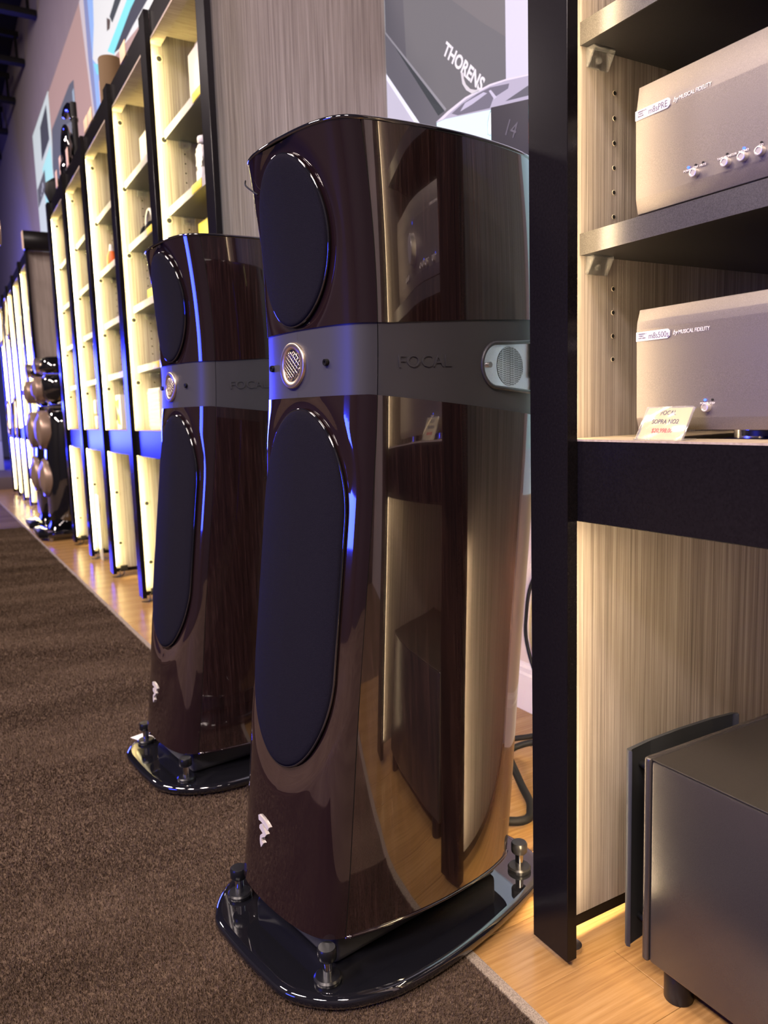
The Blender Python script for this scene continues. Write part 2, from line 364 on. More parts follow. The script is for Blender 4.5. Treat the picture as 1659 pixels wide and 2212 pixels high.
def bay(name, label, group, XF, Yn, W, near_end=False, post_bottom=.022, shelves=SHELVES, near=False, detail=True, header=True, post_top=None):
    t = thing(name, label, 'shelving', (XF, Yn, 0), 0, group)
    pt = post_top or ZT
    box('post', (0, .018, W, W + .073, post_bottom, pt), M['black_laminate'], t, .0008, 1)
    yp = W + .036
    box('side_panel', (.018, .588, yp, yp + .018, .045, ZT - .02), M['panel_wood'], t, .0006, 1)
    box('floor_gap_shade', (.024, .588, yp + .002, yp + .016, .026, .045), M['black_laminate'], t, 0)  # dark strip drawn for the shadow gap under the panel
    if near_end:
        box('post', (0, .018, 0, .073, post_bottom, pt), M['black_laminate'], t, .0008, 1)
        box('side_panel', (.018, .588, .036, .054, .045, ZT - .02), M['panel_wood'], t, .0006, 1)
    y0 = .055 if near_end else .055
    box('back_panel', (.572, .588, y0, yp, .045, ZT - .03), M['panel_wood'], t, 0)
    box('counter', (.018, .572, y0, yp - .0005, .648, .7545), M['black_laminate'], t, .0008, 1)
    box('counter_top', (.0175, .572, y0, yp - .0005, .7545, .757), M['top_wood'], t, 0)
    if header:
        box('header', (.018, .034, .055, W + .001, 2.066, ZT), M['black_laminate'], t, .0008, 1)
        box('header_lip', (.018, .060, .055, yp - .0005, 2.058, 2.066), M['top_wood'], t, 0)
        box('top_board', (.046, .572, .055, yp - .0005, 2.095, 2.115), M['top_wood'], t, 0)
    led = box('led_tape', (.0182, .0200, W + .010, W + .024, .06, 2.05), M['led_near' if near else 'led'], t, 0)
    if near:
        box('led_tape', (.0182, .0200, .056, .068, .06, 2.05), M['led_side'], t, 0)
        box('led_tape', (.060, .072, .08, W - .06, .6462, .648), M['fill_under'], t, 0)  # added fill, hidden under the counter, brightens the lower compartment
        box('led_tape', (.0182, .0200, W + .056, W + .070, .06, .58), M['fill_alcove'], t, 0)  # added fill behind the post, brightens the alcove wall and floor
    for k, z in enumerate(shelves):
        s = box('shelf', (.056, .50, y0 + .004, yp - .001, z, z + .028), M['shelf_laminate'], t, .0008, 1)
        box('shelf_edge', (.0552, .0562, y0 + .004, yp - .001, z, z + .028), M['edge_band'] if near else M['lit_edge'], s, 0)
        if detail: clip(s, .122 if not near else .085, yp, z)
    if detail:
        for z in (2.125, 2.017, 1.755, 1.487, 1.222, .959, .437, .175):
            if near and z not in (.437,): continue
            if near: continue
            c = cyl('screw_cap', (.052, yp - .0006, z), .0125, .0012, M['rim'], t, 'y', 14)
            cyl('screw', (.052, yp - .0014, z), .0088, .0012, M['hole'], c, 'y', 12)
        zz = [1.223 - .0317 * k for k in range(6)] + [.967 - .0319 * k for k in range(4)]
        if near: holes(t, .119, yp, [1.216, 1.184, 1.152, 1.120, 1.088, 1.056, .960, .928, .896, .864], .0027, 'pin_holes')
        else: holes(t, .122, yp, [z - d for z in shelves for d in (.04, .072, .104, .136, .168)], .0035, 'pin_holes')
        # power supply at the foot of the panel and its lead
        if not near:
            p = box('led_driver', (.043, .078, yp - .012, yp, .032, .058), M['hole'], t, .001, 1)
            tube('driver_lead', cr([(.062, yp - .006, .032), (.050, yp - .02, .012), (.02, yp - .03, .006), (.0, yp - .012, .006)], 6), .0025, M['rubber'], p, 6)
    ft = cyl('levelling_foot', (.038, yp - .006, .004), .014, .008, M['steel'], t, 'z', 20)
    cyl('foot_stem', (.038, yp - .006, .02), .004, .03, M['steel'], ft, 'z', 12)
    if near:
        br = box('foot_bracket', (.020, .044, yp - .0025, yp, .028, .062), M['steel'], t, .0005, 1)
        cyl('bracket_screw', (.034, yp - .003, .053), .0045, .003, M['chrome'], br, 'y', 12)
    return t
NB = bay('shelving_bay', 'open black-framed bay at right holding amplifiers above and a subwoofer below', 'lit shelving bays along the wall', .712, .10, .655, True, .012, shelves=(1.263, 1.0), near=True)
g1 = (2.135, 2.755, 3.40, 4.05, 4.685, 5.315)
lab1 = ('lit shelving bay beside the grey-lavender wood end panel, holding tall white box',
        'lit shelving bay second from the lavender end panel, holding white perforated box',
        'third lit shelving bay from the lavender end panel, holding yellow picture box',
        'fourth lit shelving bay from the lavender end panel, white panel leaning low inside',
        'lit shelving bay just before the pair of distant black tower speakers')
for k in range(5):
    bay('shelving_bay', lab1[k], 'lit shelving bays along the wall', .72, g1[k], g1[k + 1] - g1[k], k == 0)
g2 = (6.69, 7.307, 7.995, 8.614, 9.194, 9.83)
lab2 = ('distant lit bay directly beyond the black tower speakers', 'distant lit bay, second beyond the black tower speakers',
        'distant lit bay, third beyond the black tower speakers', 'distant lit bay, fourth beyond the black tower speakers', 'farthest lit bay, next to the blue stage')
for k in range(5):
    t = bay('shelving_bay', lab2[k], 'lit shelving bays along the wall', .72, g2[k], g2[k + 1] - g2[k], k == 0, detail=False)
    if k == 0:
        c = box('end_crown', (-.01, .588, -.06, .035, 2.13, 2.26), M['black_laminate'], t, .002)
        box('crown_lit_edge', (-.0125, -.01, -.06, .035, 2.13, 2.26), M['tan_tag'], c, 0)  # warm light on the black crown's edge, painted as a tan strip
# ---------------------------------------------------------------- large floor speakers
ZS = np.array([.06, .08, .20, .34, .39, .58, .72, .74, .825, .92, 1.05, 1.13, 1.17, 1.19]); AS = np.array([-.0385, -.036, -.021, -.004, .0015, .0245, .041, .044, .0535, .057, .051, .0435, .038, .036])
_c = np.polyfit(ZS, AS, 5)
def a0(z): return float(np.polyval(_c, z))
HALF = [(0, 0), (.001, .03), (.003, .055), (.007, .08), (.014, .102), (.022, .115), (.032, .124), (.044, .130), (.051, .1325), (.07, .138), (.10, .1455), (.15, .154), (.20, .1585), (.235, .159), (.28, .157), (.32, .152), (.35, .144), (.37, .134), (.385, .115), (.393, .08), (.396, .04), (.3965, 0)]
_d = cr([(p[0], p[1], 0) for p in HALF], 12)
D = np.array([(v.x, v.y) for v in _d])
L_ = np.concatenate([[0], np.cumsum(np.hypot(*np.diff(D, axis=0).T))])
SEAM = L_[7 * 12]; REAR = L_[17 * 12]; END = L_[-1]
def prof(l): return float(np.interp(l, L_, D[:, 0])), float(np.interp(l, L_, D[:, 1]))
FRONT = D[:17 * 12]
def da_of_s(s): return float(np.interp(abs(s), D[:7 * 12 + 1, 1], D[:7 * 12 + 1, 0]))
def half_s(da): return float(np.interp(da, D[:14 * 12, 0], D[:14 * 12, 1]))
def z_lo_top(da): return .8245 - .115 * max(0, da - .035)
def z_hi_bot(da): return .9185 + .055 * max(0, da - .06)
ZB, ZTOP = .08, 1.169
def fsurf(s, z, off=0): return (a0(z) + da_of_s(s) - off, s, z)
def skin(name, la, lb, sgn, zl, zh, m, parent, nu=24, nz=30, inset=0, skip=None):
    vs = []; fs = []
    for j in range(nz + 1):
        for i in range(nu + 1):
            da, s = prof(la + (lb - la) * i / nu); z = zl(da) + (zh(da) - zl(da)) * j / nz
            vs.append((a0(z) + da + inset * (1 - da / .2), sgn * (s - inset), z))
    for j in range(nz):
        for i in range(nu):
            q = (j * (nu + 1) + i, j * (nu + 1) + i + 1, (j + 1) * (nu + 1) + i + 1, (j + 1) * (nu + 1) + i)
            if skip and skip(sum(vs[k][0] for k in q) / 4, sum(vs[k][2] for k in q) / 4): continue
            fs.append(q if sgn < 0 else q[::-1])
    return raw(name, vs, fs, m, parent, True)
def ell(s, z, g):
    """normalised distance outside the grille outline g=(cs,cz,hw,hh,end)"""
    cs, cz, hw, hh, e = g; dz = max(0, abs(z - cz) - (hh - e)) / e if e < hh else abs(z - cz) / hh
    return math.hypot((s - cs) / hw, dz)
def baffle(name, zl, zh, g, m, parent, nu=96, nz=110, depth=.007):
    vs = []; fs = []
    for j in range(nz + 1):
        for i in range(nu + 1):
            l = -SEAM + 2 * SEAM * i / nu; da, s = prof(abs(l)); s = math.copysign(s, l)
            z = zl(da) + (zh(da) - zl(da)) * j / nz
            q = ell(s, z, g); k = 1 if q < 1 else max(0, 1 - (q - 1) / .30); k = k * k * (3 - 2 * k)
            vs.append((a0(z) + da + depth * k, s, z))
    for j in range(nz):
        for i in range(nu):
            fs.append((j * (nu + 1) + i + 1, j * (nu + 1) + i, (j + 1) * (nu + 1) + i, (j + 1) * (nu + 1) + i + 1))
    return raw(name, vs, fs, m, parent, True)
def grille(g, parent):
    cs, cz, hw, hh, e = g; N = 96; out = []
    for k in range(N):
        t = 2 * math.pi * k / N; s = cs + hw * math.cos(t); z = cz + math.sin(t) * e + (math.copysign(hh - e, math.sin(t)))
        out.append((s, z))
    vs = []; fs = []; rings = [(1.0, -.0075), (1.0, -.0015), (.985, .0005), (.95, .0012), (.8, .0015), (.6, .0015), (.4, .0015), (.2, .0015)]
    for f, o in rings:
        for s, z in out:
            ss = cs + (s - cs) * f; z2 = cz + (z - cz) * f; vs.append(fsurf(ss, z2, o))
    vs.append(fsurf(cs, cz, .0015))
    for r in range(len(rings) - 1):
        for k in range(N): k2 = (k + 1) % N; fs.append((r * N + k, r * N + k2, (r + 1) * N + k2, (r + 1) * N + k))
    for k in range(N): fs.append(((len(rings) - 1) * N + k, (len(rings) - 1) * N + (k + 1) % N, len(vs) - 1))
    o = raw('grille', vs, fs, M['cloth'], parent, True)
    o.data.update(); bm = bmesh.new(); bm.from_mesh(o.data); bmesh.ops.recalc_face_normals(bm, faces=bm.faces); bm.to_mesh(o.data); bm.free()
    tube('grille_rim', [fsurf(cs + (s - cs) * 1.006, cz + (z - cz) * 1.004, -.003) for s, z in out], .0018, M['gloss_black'], o, 8, True)
    return o
def cap(zf, m, name, parent, up, inset=0):
    ring = [];
    for l in list(np.linspace(0, END, 90)): da, s = prof(l); ring.append((da, s))
    full = ring + [(d, -s) for d, s in ring[-2:0:-1]]
    vs = [(a0(zf(d)) + d + inset * (1 - d / .2), s * (1 - inset / .15), zf(d)) for d, s in full]
    return raw(name, vs, [tuple(range(len(vs)))], m, parent)
G_UP = (.0085, 1.040, .0865, .1145, .1145); G_LO = (-.003, .551, .1015, .256, .150)
def make_speaker():
    t = thing('floor_speaker', '', 'loudspeaker', (.3985, 1.0173, 0), .15609, 'pair of large glossy tower speakers')
    c = lambda v: (lambda d: v)
    # base plate
    o = [(-.082, 0), (-.081, .044), (-.077, .095), (-.062, .128), (-.040, .155), (-.012, .176), (.03, .193), (.072, .201), (.147, .203), (.239, .195), (.33, .179), (.39, .160), (.425, .128), (.441, .08), (.446, 0)]
    h = [(v.x, v.y) for v in cr([(a, b, 0) for a, b in o], 6)]
    full = h + [(a, -b) for a, b in h[-2:0:-1]]
    vs = []; fs = []; n = len(full); cx = .18
    for f, z in ((.972, .0095), (.99, .011), (1, .0155), (1, .020), (.994, .0246), (.975, .027), (.955, .0275)):
        for a, b in full: vs.append((cx + (a - cx) * f, b * f, z))
    for r in range(6):
        for k in range(n): k2 = (k + 1) % n; fs.append((r * n + k, r * n + k2, (r + 1) * n + k2, (r + 1) * n + k))
    fs.append(tuple(range(n))); fs.append(tuple(range(6 * n, 7 * n))[::-1])
    bp = raw('base_plate', vs, fs, M['gloss_black'], t, False)
    bp.data.polygons.foreach_set('use_smooth', [True] * len(bp.data.polygons)); bp.data.set_sharp_from_angle(angle=math.radians(60))
    bm = bmesh.new(); bm.from_mesh(bp.data); bmesh.ops.recalc_face_normals(bm, faces=bm.faces); bm.to_mesh(bp.data); bm.free()
    for a, s in ((-.019, -.125), (-.019, .125), (.372, -.128), (.372, .128)):
        sp = cyl('spike_bolt', (a, s, .046), .0068, .034, M['chrome'], t, 'z', 20)
        lathe('washer', [(.0, .0275), (.0185, .0275), (.0195, .030), (.0195, .0335), (.017, .036), (.0, .036)], M['black_metal'], sp, (a, s, 0))
        lathe('knob', [(0, .060), (.0122, .060), (.0135, .062), (.0135, .075), (.0118, .0775), (0, .0778)], M['black_metal'], sp, (a, s, 0), n=28)
        cyl('spike_tip', (a, s, .006), .006, .009, M['steel'], sp, 'z', 12, r2=.004)
    box('plinth', (.0, .335, -.112, .112, .0275, ZB + .004), M['plinth'], t, .012, 3)
    # lower cabinet
    baf = baffle('lower_baffle', c(ZB), z_lo_top, G_LO, M['gloss_plum'], t, 96, 150)
    cap(c(ZB), M['gloss_black'], 'bottom_cap', t, False)
    for sg in (-1, 1):
        sp = skin('side_panel', SEAM + .0012, REAR, sg, c(ZB), z_lo_top, M['veneer'], t)
        skin('seam_groove', SEAM - .0006, SEAM + .0016, sg, c(ZB), z_lo_top, M['hole'], sp, 2, 20, .0012)
        tube('bottom_trim', [(a0(ZB) + prof(l)[0], sg * (prof(l)[1] + .0006), ZB) for l in np.linspace(SEAM, REAR, 30)], .0022, M['gloss_plum'], sp, 6)
    for sg in (-1, 1): skin('back_panel', REAR, END, sg, c(ZB), z_lo_top, M['gloss_plum'], t, 10, 20)
    grille(G_LO, t)
    # middle band, cut out round the rear vent
    def vent_in(a, z):
        if a < .300: return math.hypot(a - .300, z - .8635) < .0325
        return a < .412 and .8315 - .095 * (a - .3) < z < .8955 + .06 * (a - .3)
    for sg in (-1, 1):
        skin('middle_band', 0, SEAM, sg, z_lo_top, z_hi_bot, M['band'], t, 24, 6, .0015)
        mb = skin('middle_band', SEAM + .001, END, sg, z_lo_top, z_hi_bot, M['band'], t, 110, 32, .0015, lambda a, z: vent_in(a, z))
        # rear tweeter vent
        q = [(.2665, .863)]
        loop = [(.300 + .032 * math.cos(a), .8635 + .032 * math.sin(a)) for a in np.linspace(math.pi / 2, 3 * math.pi / 2, 16)]
        loop = [(.416, .9015)] + loop + [(.416, .820)]
        def con(p, o, s_=sg): da = p[0] - a0(p[1]); return (p[0], s_ * (half_s(da) + o), p[1])
        def patch(nm, lp, off, m, par):
            # grid fill between matching upper and lower outline so the plate follows the curved side
            aa = np.linspace(min(p[0] for p in lp), max(p[0] for p in lp), 26); vs = []; fs = []
            up = sorted([p for p in lp if p[1] >= .8635]); dn = sorted([p for p in lp if p[1] < .8635] + [min(lp)])
            for a in aa:
                zu = np.interp(a, [p[0] for p in up], [p[1] for p in up]); zd = np.interp(a, [p[0] for p in dn], [p[1] for p in dn]); o_ = off - .003 - .17 * max(0, a - .268)
                for f in np.linspace(0, 1, 9): vs.append(con((a, zd + (zu - zd) * f), o_))
            for i in range(25):
                for j in range(8): fs.append((i * 9 + j, (i + 1) * 9 + j, (i + 1) * 9 + j + 1, i * 9 + j + 1) if sg < 0 else (i * 9 + j, i * 9 + j + 1, (i + 1) * 9 + j + 1, (i + 1) * 9 + j))
            return raw(nm, vs, fs, m, par, True)
        vp = patch('vent_plate', loop, .0006, M['alu'], t)
        tube('vent_bezel', [con(p, -.0006) for p in loop], .0030, M['band'], vp, 8)
        lp2 = [(.345 + .037 * math.cos(a), .8635 + .029 * math.sin(a)) for a in np.linspace(0, 2 * math.pi, 40, endpoint=False)]
        patch('vent_mesh', lp2, .0011, M['perf'], vp)
        p = con((.2855, .8640), -.004); cyl('vent_screw', p, .0042, .006, M['chrome'], vp, 'y', 14)
        if sg < 0:
            me = text_mesh('FOCAL', .0235, .0006)
            x0 = min(v.co.x for v in me.vertices); x1 = max(v.co.x for v in me.vertices)
            for v in me.vertices:
                a = .128 + (v.co.x - x0) / (x1 - x0) * .083; z = .8595 + v.co.y + .02 * (a - .128); p = con((a, z), v.co.z * .35 - .0004); v.co = p
            me.materials.clear(); me.materials.append(M['band']); me.update(); link(bpy.data.objects.new('embossed_lettering', me), t)
    # tweeter on the band
    def tw(s, z, off): p = fsurf(s, z, off); return p
    tc = (.011, .8705); r0 = .0325; r1 = .0225; N = 40; vs = []; fs = []
    for r, o in ((r0, -.003), (r0, .0022), (r0 - .0015, .003), (r1 + .001, .0022), (r1, .0005), (r1, -.003)):
        for k in range(N): th = 2 * math.pi * k / N; vs.append(tw(tc[0] + r * math.cos(th), tc[1] + r * math.sin(th), o))
    for r in range(5):
        for k in range(N): k2 = (k + 1) % N; fs.append((r * N + k2, r * N + k, (r + 1) * N + k, (r + 1) * N + k2))
    ring = raw('tweeter_ring', vs, fs, M['brass'], t, True)
    vs = [tw(tc[0] + r1 * math.cos(2 * math.pi * k / N), tc[1] + r1 * math.sin(2 * math.pi * k / N), -.0005) for k in range(N)]
    raw('tweeter_dome', vs, [tuple(range(N))[::-1]], M['plinth'], ring)
    vs = []; fs = []
    for fam in (1, -1):
        for q in np.linspace(-.9, .9, 9):
            pts = []
            for u in np.linspace(-1, 1, 12):
                b = q + .28 * (1 - u * u) * fam * .6
                if math.hypot(u * .98, q) > 1.02: continue
                x, y_ = (u, b) if fam > 0 else (b, u)
                ca, sa = math.cos(.7), math.sin(.7); x, y_ = x * ca - y_ * sa, x * sa + y_ * ca
                rr = math.hypot(x, y_)
                if rr > 1: continue
                pts.append(tw(tc[0] + x * r1, tc[1] + y_ * r1, .0005 + .004 * (1 - rr * rr)))
            if len(pts) > 2: addtube(vs, fs, pts, .00055, 4)
    lat = raw('tweeter_guard', vs, fs, M['brass'], ring, True); lat['kind'] = 'stuff'
    for s in (-.0665, .0765):
        x, y_, z = fsurf(s, .8700, 0); lathe('socket_screw', [(0, .0012), (.0018, .0012), (.0024, .0030), (.0044, .0032), (.0050, .0016), (.0050, -.003)], M['black_metal'], t, (x + .0005, y_, z), '-x', 20)
    # upper module
    baffle('upper_baffle', z_hi_bot, c(ZTOP), G_UP, M['gloss_plum'], t, 96, 90)
    cap(z_hi_bot, M['gloss_black'], 'module_underside', t, False)
    for sg in (-1, 1):
        sp = skin('upper_side_panel', SEAM + .0012, REAR, sg, z_hi_bot, c(ZTOP), M['veneer'], t, 24, 14)
        skin('seam_groove', SEAM - .0006, SEAM + .0016, sg, z_hi_bot, c(ZTOP), M['hole'], sp, 2, 14, .0012)
        skin('upper_back_panel', REAR, END, sg, z_hi_bot, c(ZTOP), M['gloss_plum'], t, 10, 10)
    tp = []; fs = []
    rg = [prof(l) for l in np.linspace(0, END, 90)]; rg = rg + [(d, -s) for d, s in rg[-2:0:-1]]; n = len(rg)
    for f, z in ((1.0, ZTOP), (1.008, ZTOP + .001), (1.010, ZTOP + .003), (1.004, ZTOP + .005), (.99, ZTOP + .006)):
        for d, s in rg: tp.append((a0(ZTOP) + .2 + (d - .2) * f, s * f, z))
    for r in range(4):
        for k in range(n): k2 = (k + 1) % n; fs.append((r * n + k, r * n + k2, (r + 1) * n + k2, (r + 1) * n + k))
    fs.append(tuple(range(4 * n, 5 * n))[::-1]); o = raw('top_cap', tp, fs, M['gloss_black'], t, True)
    bm = bmesh.new(); bm.from_mesh(o.data); bmesh.ops.recalc_face_normals(bm, faces=bm.faces); bm.to_mesh(o.data); bm.free()
    o.data.set_sharp_from_angle(angle=math.radians(60))
    grille(G_UP, t)
    # chrome flame-like emblem in three strokes
    def em(poly):
        vs = []; fs = []; n = len(poly); q = [(.0449 - (x - 365) * 8.68e-5, .2008 - (y_ - 600) * 4.25e-5 + (x - 365) * 3.2e-5) for x, y_ in poly]
        for o in (-.001, .003):
            for s, z in q: vs.append(fsurf(s, z, o))
        fs = [tuple(range(n)), tuple(range(n, 2 * n))[::-1]] + [(i, i + n, (i + 1) % n + n, (i + 1) % n) for i in range(n)]
        return vs, fs
    e1 = em([(365, 600), (400, 590), (500, 680), (620, 820), (700, 930), (760, 1040), (720, 1160), (640, 1030), (540, 900), (450, 815), (385, 775)])
    emb = raw('emblem', *e1, M['emblem'], t)
    raw('emblem_stroke', *em([(430, 970), (450, 935), (520, 930), (570, 1060), (690, 1290), (640, 1375), (520, 1200), (425, 1070)]), M['emblem'], emb)
    raw('emblem_stroke', *em([(470, 1330), (540, 1260), (630, 1380), (520, 1420), (540, 1530), (600, 1610), (525, 1755), (480, 1600), (462, 1450)]), M['emblem'], emb)
    for o in (emb, *emb.children):
        bm = bmesh.new(); bm.from_mesh(o.data); bmesh.ops.recalc_face_normals(bm, faces=bm.faces); bm.to_mesh(o.data); bm.free()
    return t
SP1 = make_speaker(); SP1['label'] = 'tall glossy dark brown tower speaker in the foreground beside the black post'
SP2 = dup(SP1, (.4055, 1.7165, 0), .1128, 'tall glossy dark tower speaker standing behind the foreground one, with black antistatic base')
SP2['label'] = 'second tall glossy tower speaker, further back, standing wholly on the carpet'
tb = tube('pull_tab', cr([fsurf(.079, 1.120, .0), (fsurf(.09, 1.128, .006)), (fsurf(.1, 1.137, .012)), fsurf(.105, 1.145, .010)], 5), .0013, M['rubber'], SP1, 6)
# white leaflets lying on the far base
b = Matrix.Translation((.4055, 1.7165, 0)) @ Matrix.Rotation(.1128, 4, 'Z')
lf = box('paper_card', (-.02, .02, -.026, .026, 0, .0008), M['white_plate'], None, 0); tag(lf, 'small white paper card propped on the rear speaker base', 'card')
lf.matrix_world = b @ Matrix.Translation((-.015, .150, .029)) @ Matrix.Rotation(.10, 4, 'Y') @ Matrix.Rotation(.4, 4, 'Z')
# ---------------------------------------------------------------- amplifiers in the near bay
def amp(name, label, Yl, z0, z1, fa, fb, base, pre):
    t = thing(name, label, 'amplifier', (.785, Yl, base), 0, 'grey amplifiers in the right-hand bay')
    W = .485; h0 = z0 - base; h1 = z1 - base; a = fa - base; b_ = fb - base
    prof_ = [(.004, h0), (.0, a), (-.001, b_ - .01), (.0, b_), (.004, h1), (.016, h1), (.016, h0)]
    prism('front_plate', prof_, 'y', -W, 0, M['amp_face'], t, .0008)
    box('case', (.016, .40, -W + .012, -.012, h0 + .004, h1 - .004), M['amp_case'], t, .001, 1)
    for fx in (.055, .35):
        for fy in (-.128, -W + .128):
            f = cyl('foot', (fx, fy, h0 / 2 + .001), .0205, h0 + .002, M['steel'], t, 'z', 28)
            cyl('foot_collar', (fx, fy - .012, h0 * .55), .024, h0 * .6, M['amp_case'], f, 'z', 28)
    zp = b_ - .0065 if pre else (.885 - base)
    pl = prism('name_plate', [(0, zp - .0057), (-.049, zp - .0057), (-.052, zp - .003), (-.052, zp + .003), (-.049, zp + .0057), (0, zp + .0057)], 'x', -.0022, .001, M['white_plate'], t, .0004)
    text('model_lettering', 'm8sPRE' if pre else 'm8s500s', .0105, (-.0024, -.020, zp - .0038), M['ink_grey'], pl, sx=.84)
    text('small_print', 'REFERENCE\nSTEREO\nAMPLIFIER' if not pre else 'REFERENCE\nSTEREO\nPREAMP', .0026, (-.0024, -.004, zp + .0022), M['ink_grey'], pl)
    text('by_lettering', 'by', .0075, (-.0013, -.056, zp - .002), M['ink_pale'], t, shear=.4)
    text('maker_lettering', 'MUSICAL FIDELITY', .0066, (-.0013, -.0645, zp - .002), M['ink_pale'], t, sx=.80)
    def btn(yy, zz):
        o = lathe('button', [(0, .0052), (.0030, .0052), (.0038, .0060), (.0047, .0058), (.0050, .0045), (.0050, -.001)], M['button'], t, (-.0006, yy, zz), '-x', 22); return o
    def lamp(yy, zz, on):
        cyl('indicator', (-.0006, yy, zz), .0014, .0016, M['blue_led'] if on else M['hole'], t, 'x', 12)
    def cap_(s, yy, zz): text('caption', s, .0034, (-.0013, yy, zz), M['ink_pale'], t, align='CENTER')
    if pre:
        zb = 1.0622 - base; zl = 1.0712 - base; zt = 1.0676 - base
        btn(-.089, zb); lamp(-.079, zl, True); lamp(-.089, zl, False); lamp(-.099, zl, False)
        cap_('POWER', -.0785, zt - .0008); cap_('STBY', -.089, zt); cap_('MUTE', -.0990, zt)
        for k, (s, on) in enumerate((('TAPE MONITOR', 0), ('PHONO', 1), ('CD', 0), ('TUNER', 0), ('AUX', 0), ('BAL', 0))):
            if k > 2: s = ''
            yy = -.130 - .0206 * k
            if k > 2: yy -= .12
            btn(yy, zb); lamp(yy, zl, bool(on))
            if s: cap_(s, yy, zt)
        lathe('volume_knob', [(0, .024), (.024, .024), (.0265, .021), (.028, .002), (.030, -.001)], M['button'], t, (-.0005, -.2425, 1.100 - base), '-x', 40)
        cyl('indicator', (-.0006, -.2425, 1.146 - base), .003, .0016, M['blue_led'], t, 'x', 12)
    else:
        zb = .794 - base; zl = .803 - base
        btn(-.107, zb); lamp(-.1035, zl, True); lamp(-.1135, zl, False); cap_('POWER', -.1032, zl - .005); cap_('STBY', -.1138, zl - .005)
    return t
A1 = amp('preamplifier', 'grey preamplifier with row of buttons on the upper shelf', .711, 1.036, 1.187, 1.054, 1.1590, 1.028, True)
A2 = amp('power_amplifier', 'grey power amplifier with a single button on the black counter', .706, .768, .919, .783, .904, .757, False)
# ---------------------------------------------------------------- price sign in clear stand
ps = thing('price_sign', 'yellow price card in a clear stand on the black counter', 'price sign', (.742, .667, .757))
th = -.36
def leaned(o): o.rotation_euler = (0, .5, 0); return o
leaned(box('acrylic_sheet', (-.0012, .0012, -.066, .002, 0, .045), M['clear'], ps, .0008, 2))
leaned(box('acrylic_sheet', (.0020, .0034, -.066, .002, 0, .045), M['clear'], ps, .0005, 2))
pc = leaned(box('card', (.0014, .0018, -.064, 0, .001, .044), M['card_cream'], ps, 0))
for body, z, m_, s in (('FOCAL', .0345, 'ink_dark', .0085), ('SOPRA NO2', .0228, 'ink_dark', .0085), ('$20,998.00', .0110, 'ink_red', .0080)):
    q = text('lettering', body, s, (-.0016, -.032, z), M[m_], ps, align='CENTER', sx=.85); 
    q.location = Matrix.Rotation(.5, 3, 'Y') @ Vector((.0010, -.032, z)); q.rotation_euler = (0, .5, 0)
box('foot_tab', (-.004, .028, -.066, .002, 0, .0018), M['clear'], ps, .0006, 1)
# ---------------------------------------------------------------- subwoofer turned sideways
sb = thing('subwoofer', 'satin black subwoofer on the oak floor under the counter', 'subwoofer', (.775, .70, 0))
bm = bmesh.new(); addbox(bm, .002, .300, -.48, -.0330, .045, .3335, .004, 2); body = frombm('cabinet', bm, M['sub_satin'], sb, True)
box('top_panel', (.0035, .299, -.479, -.0335, .3335, .3358), M['sub_top'], sb, .0008, 1)
box('front_frame', (.0, .302, -.0325, -.0215, .0435, .3365), M['sub_satin'], sb, .004, 3)
cyl('driver_surround', (.150, -.0165, .19), .125, .010, M['rubber'], sb, 'y', 48)
lathe('driver_cone', [(0, -.012), (.05, -.010), (.105, -.002)], M['plinth'], sb, (.150, -.006, .19), '-y', 40)
gp = [(.011, .0150), (.015, .0215), (.06, .0260), (.13, .0285), (.20, .0270), (.243, .0235), (.250, .0170)]
poly = [(x, y_) for x, y_ in gp] + [(x + (.003 if i < 3 else -.003 if i > 3 else 0), y_ - .0055) for i, (x, y_) in reversed(list(enumerate(gp)))]
gr = prism('grille_panel', poly, 'z', .034, .3275, M['sub_grille'], sb, .0012)
for x in (.04, .26):
    for z in (.07, .30): cyl('grille_peg', (x, -.002, z), .005, .04, M['rubber'], gr, 'y', 12)
for x in (.028, .272):
    for y_ in (-.062, -.45): cyl('foot', (x, y_, .0225), .019, .045, M['black_metal'], sb, 'z', 24, bev=.002)
# ---------------------------------------------------------------- cables behind the near speaker
def cable(pts, r, label): o = tube('cable', cr(pts, 8), r, M['rubber'], None, 8); tag(o, label, 'cable', 'black cables behind the near speaker'); return o
cable([(.80, 1.20, .012), (.90, 1.09, .013), (.95, 1.11, .018), (.985, 1.18, .025), (1.02, 1.27, .05), (1.04, 1.32, .045), (1.00, 1.36, .02), (.9, 1.36, .012)], .0085, 'thick black braided cable looping on the floor behind the near speaker')
cable([(.92, 1.50, .010), (1.05, 1.42, .014), (1.15, 1.345, .03), (1.22, 1.30, .05), (1.26, 1.28, .07)], .0065, 'thin black cable running back across the oak floor to the wall')
cable([(1.285, 1.40, .015), (1.285, 1.47, .10), (1.285, 1.512, .19), (1.285, 1.515, .26), (1.285, 1.49, .36), (1.285, 1.40, .46)], .005, 'slim black cable hanging down the cream wall over the skirting')
cable([(.92, 1.33, .010), (1.00, 1.285, .03), (1.06, 1.285, .05), (1.10, 1.25, .06), (1.10, 1.20, .03), (1.05, 1.17, .010)], .007, 'black plugged lead curling above the floor behind the near speaker')
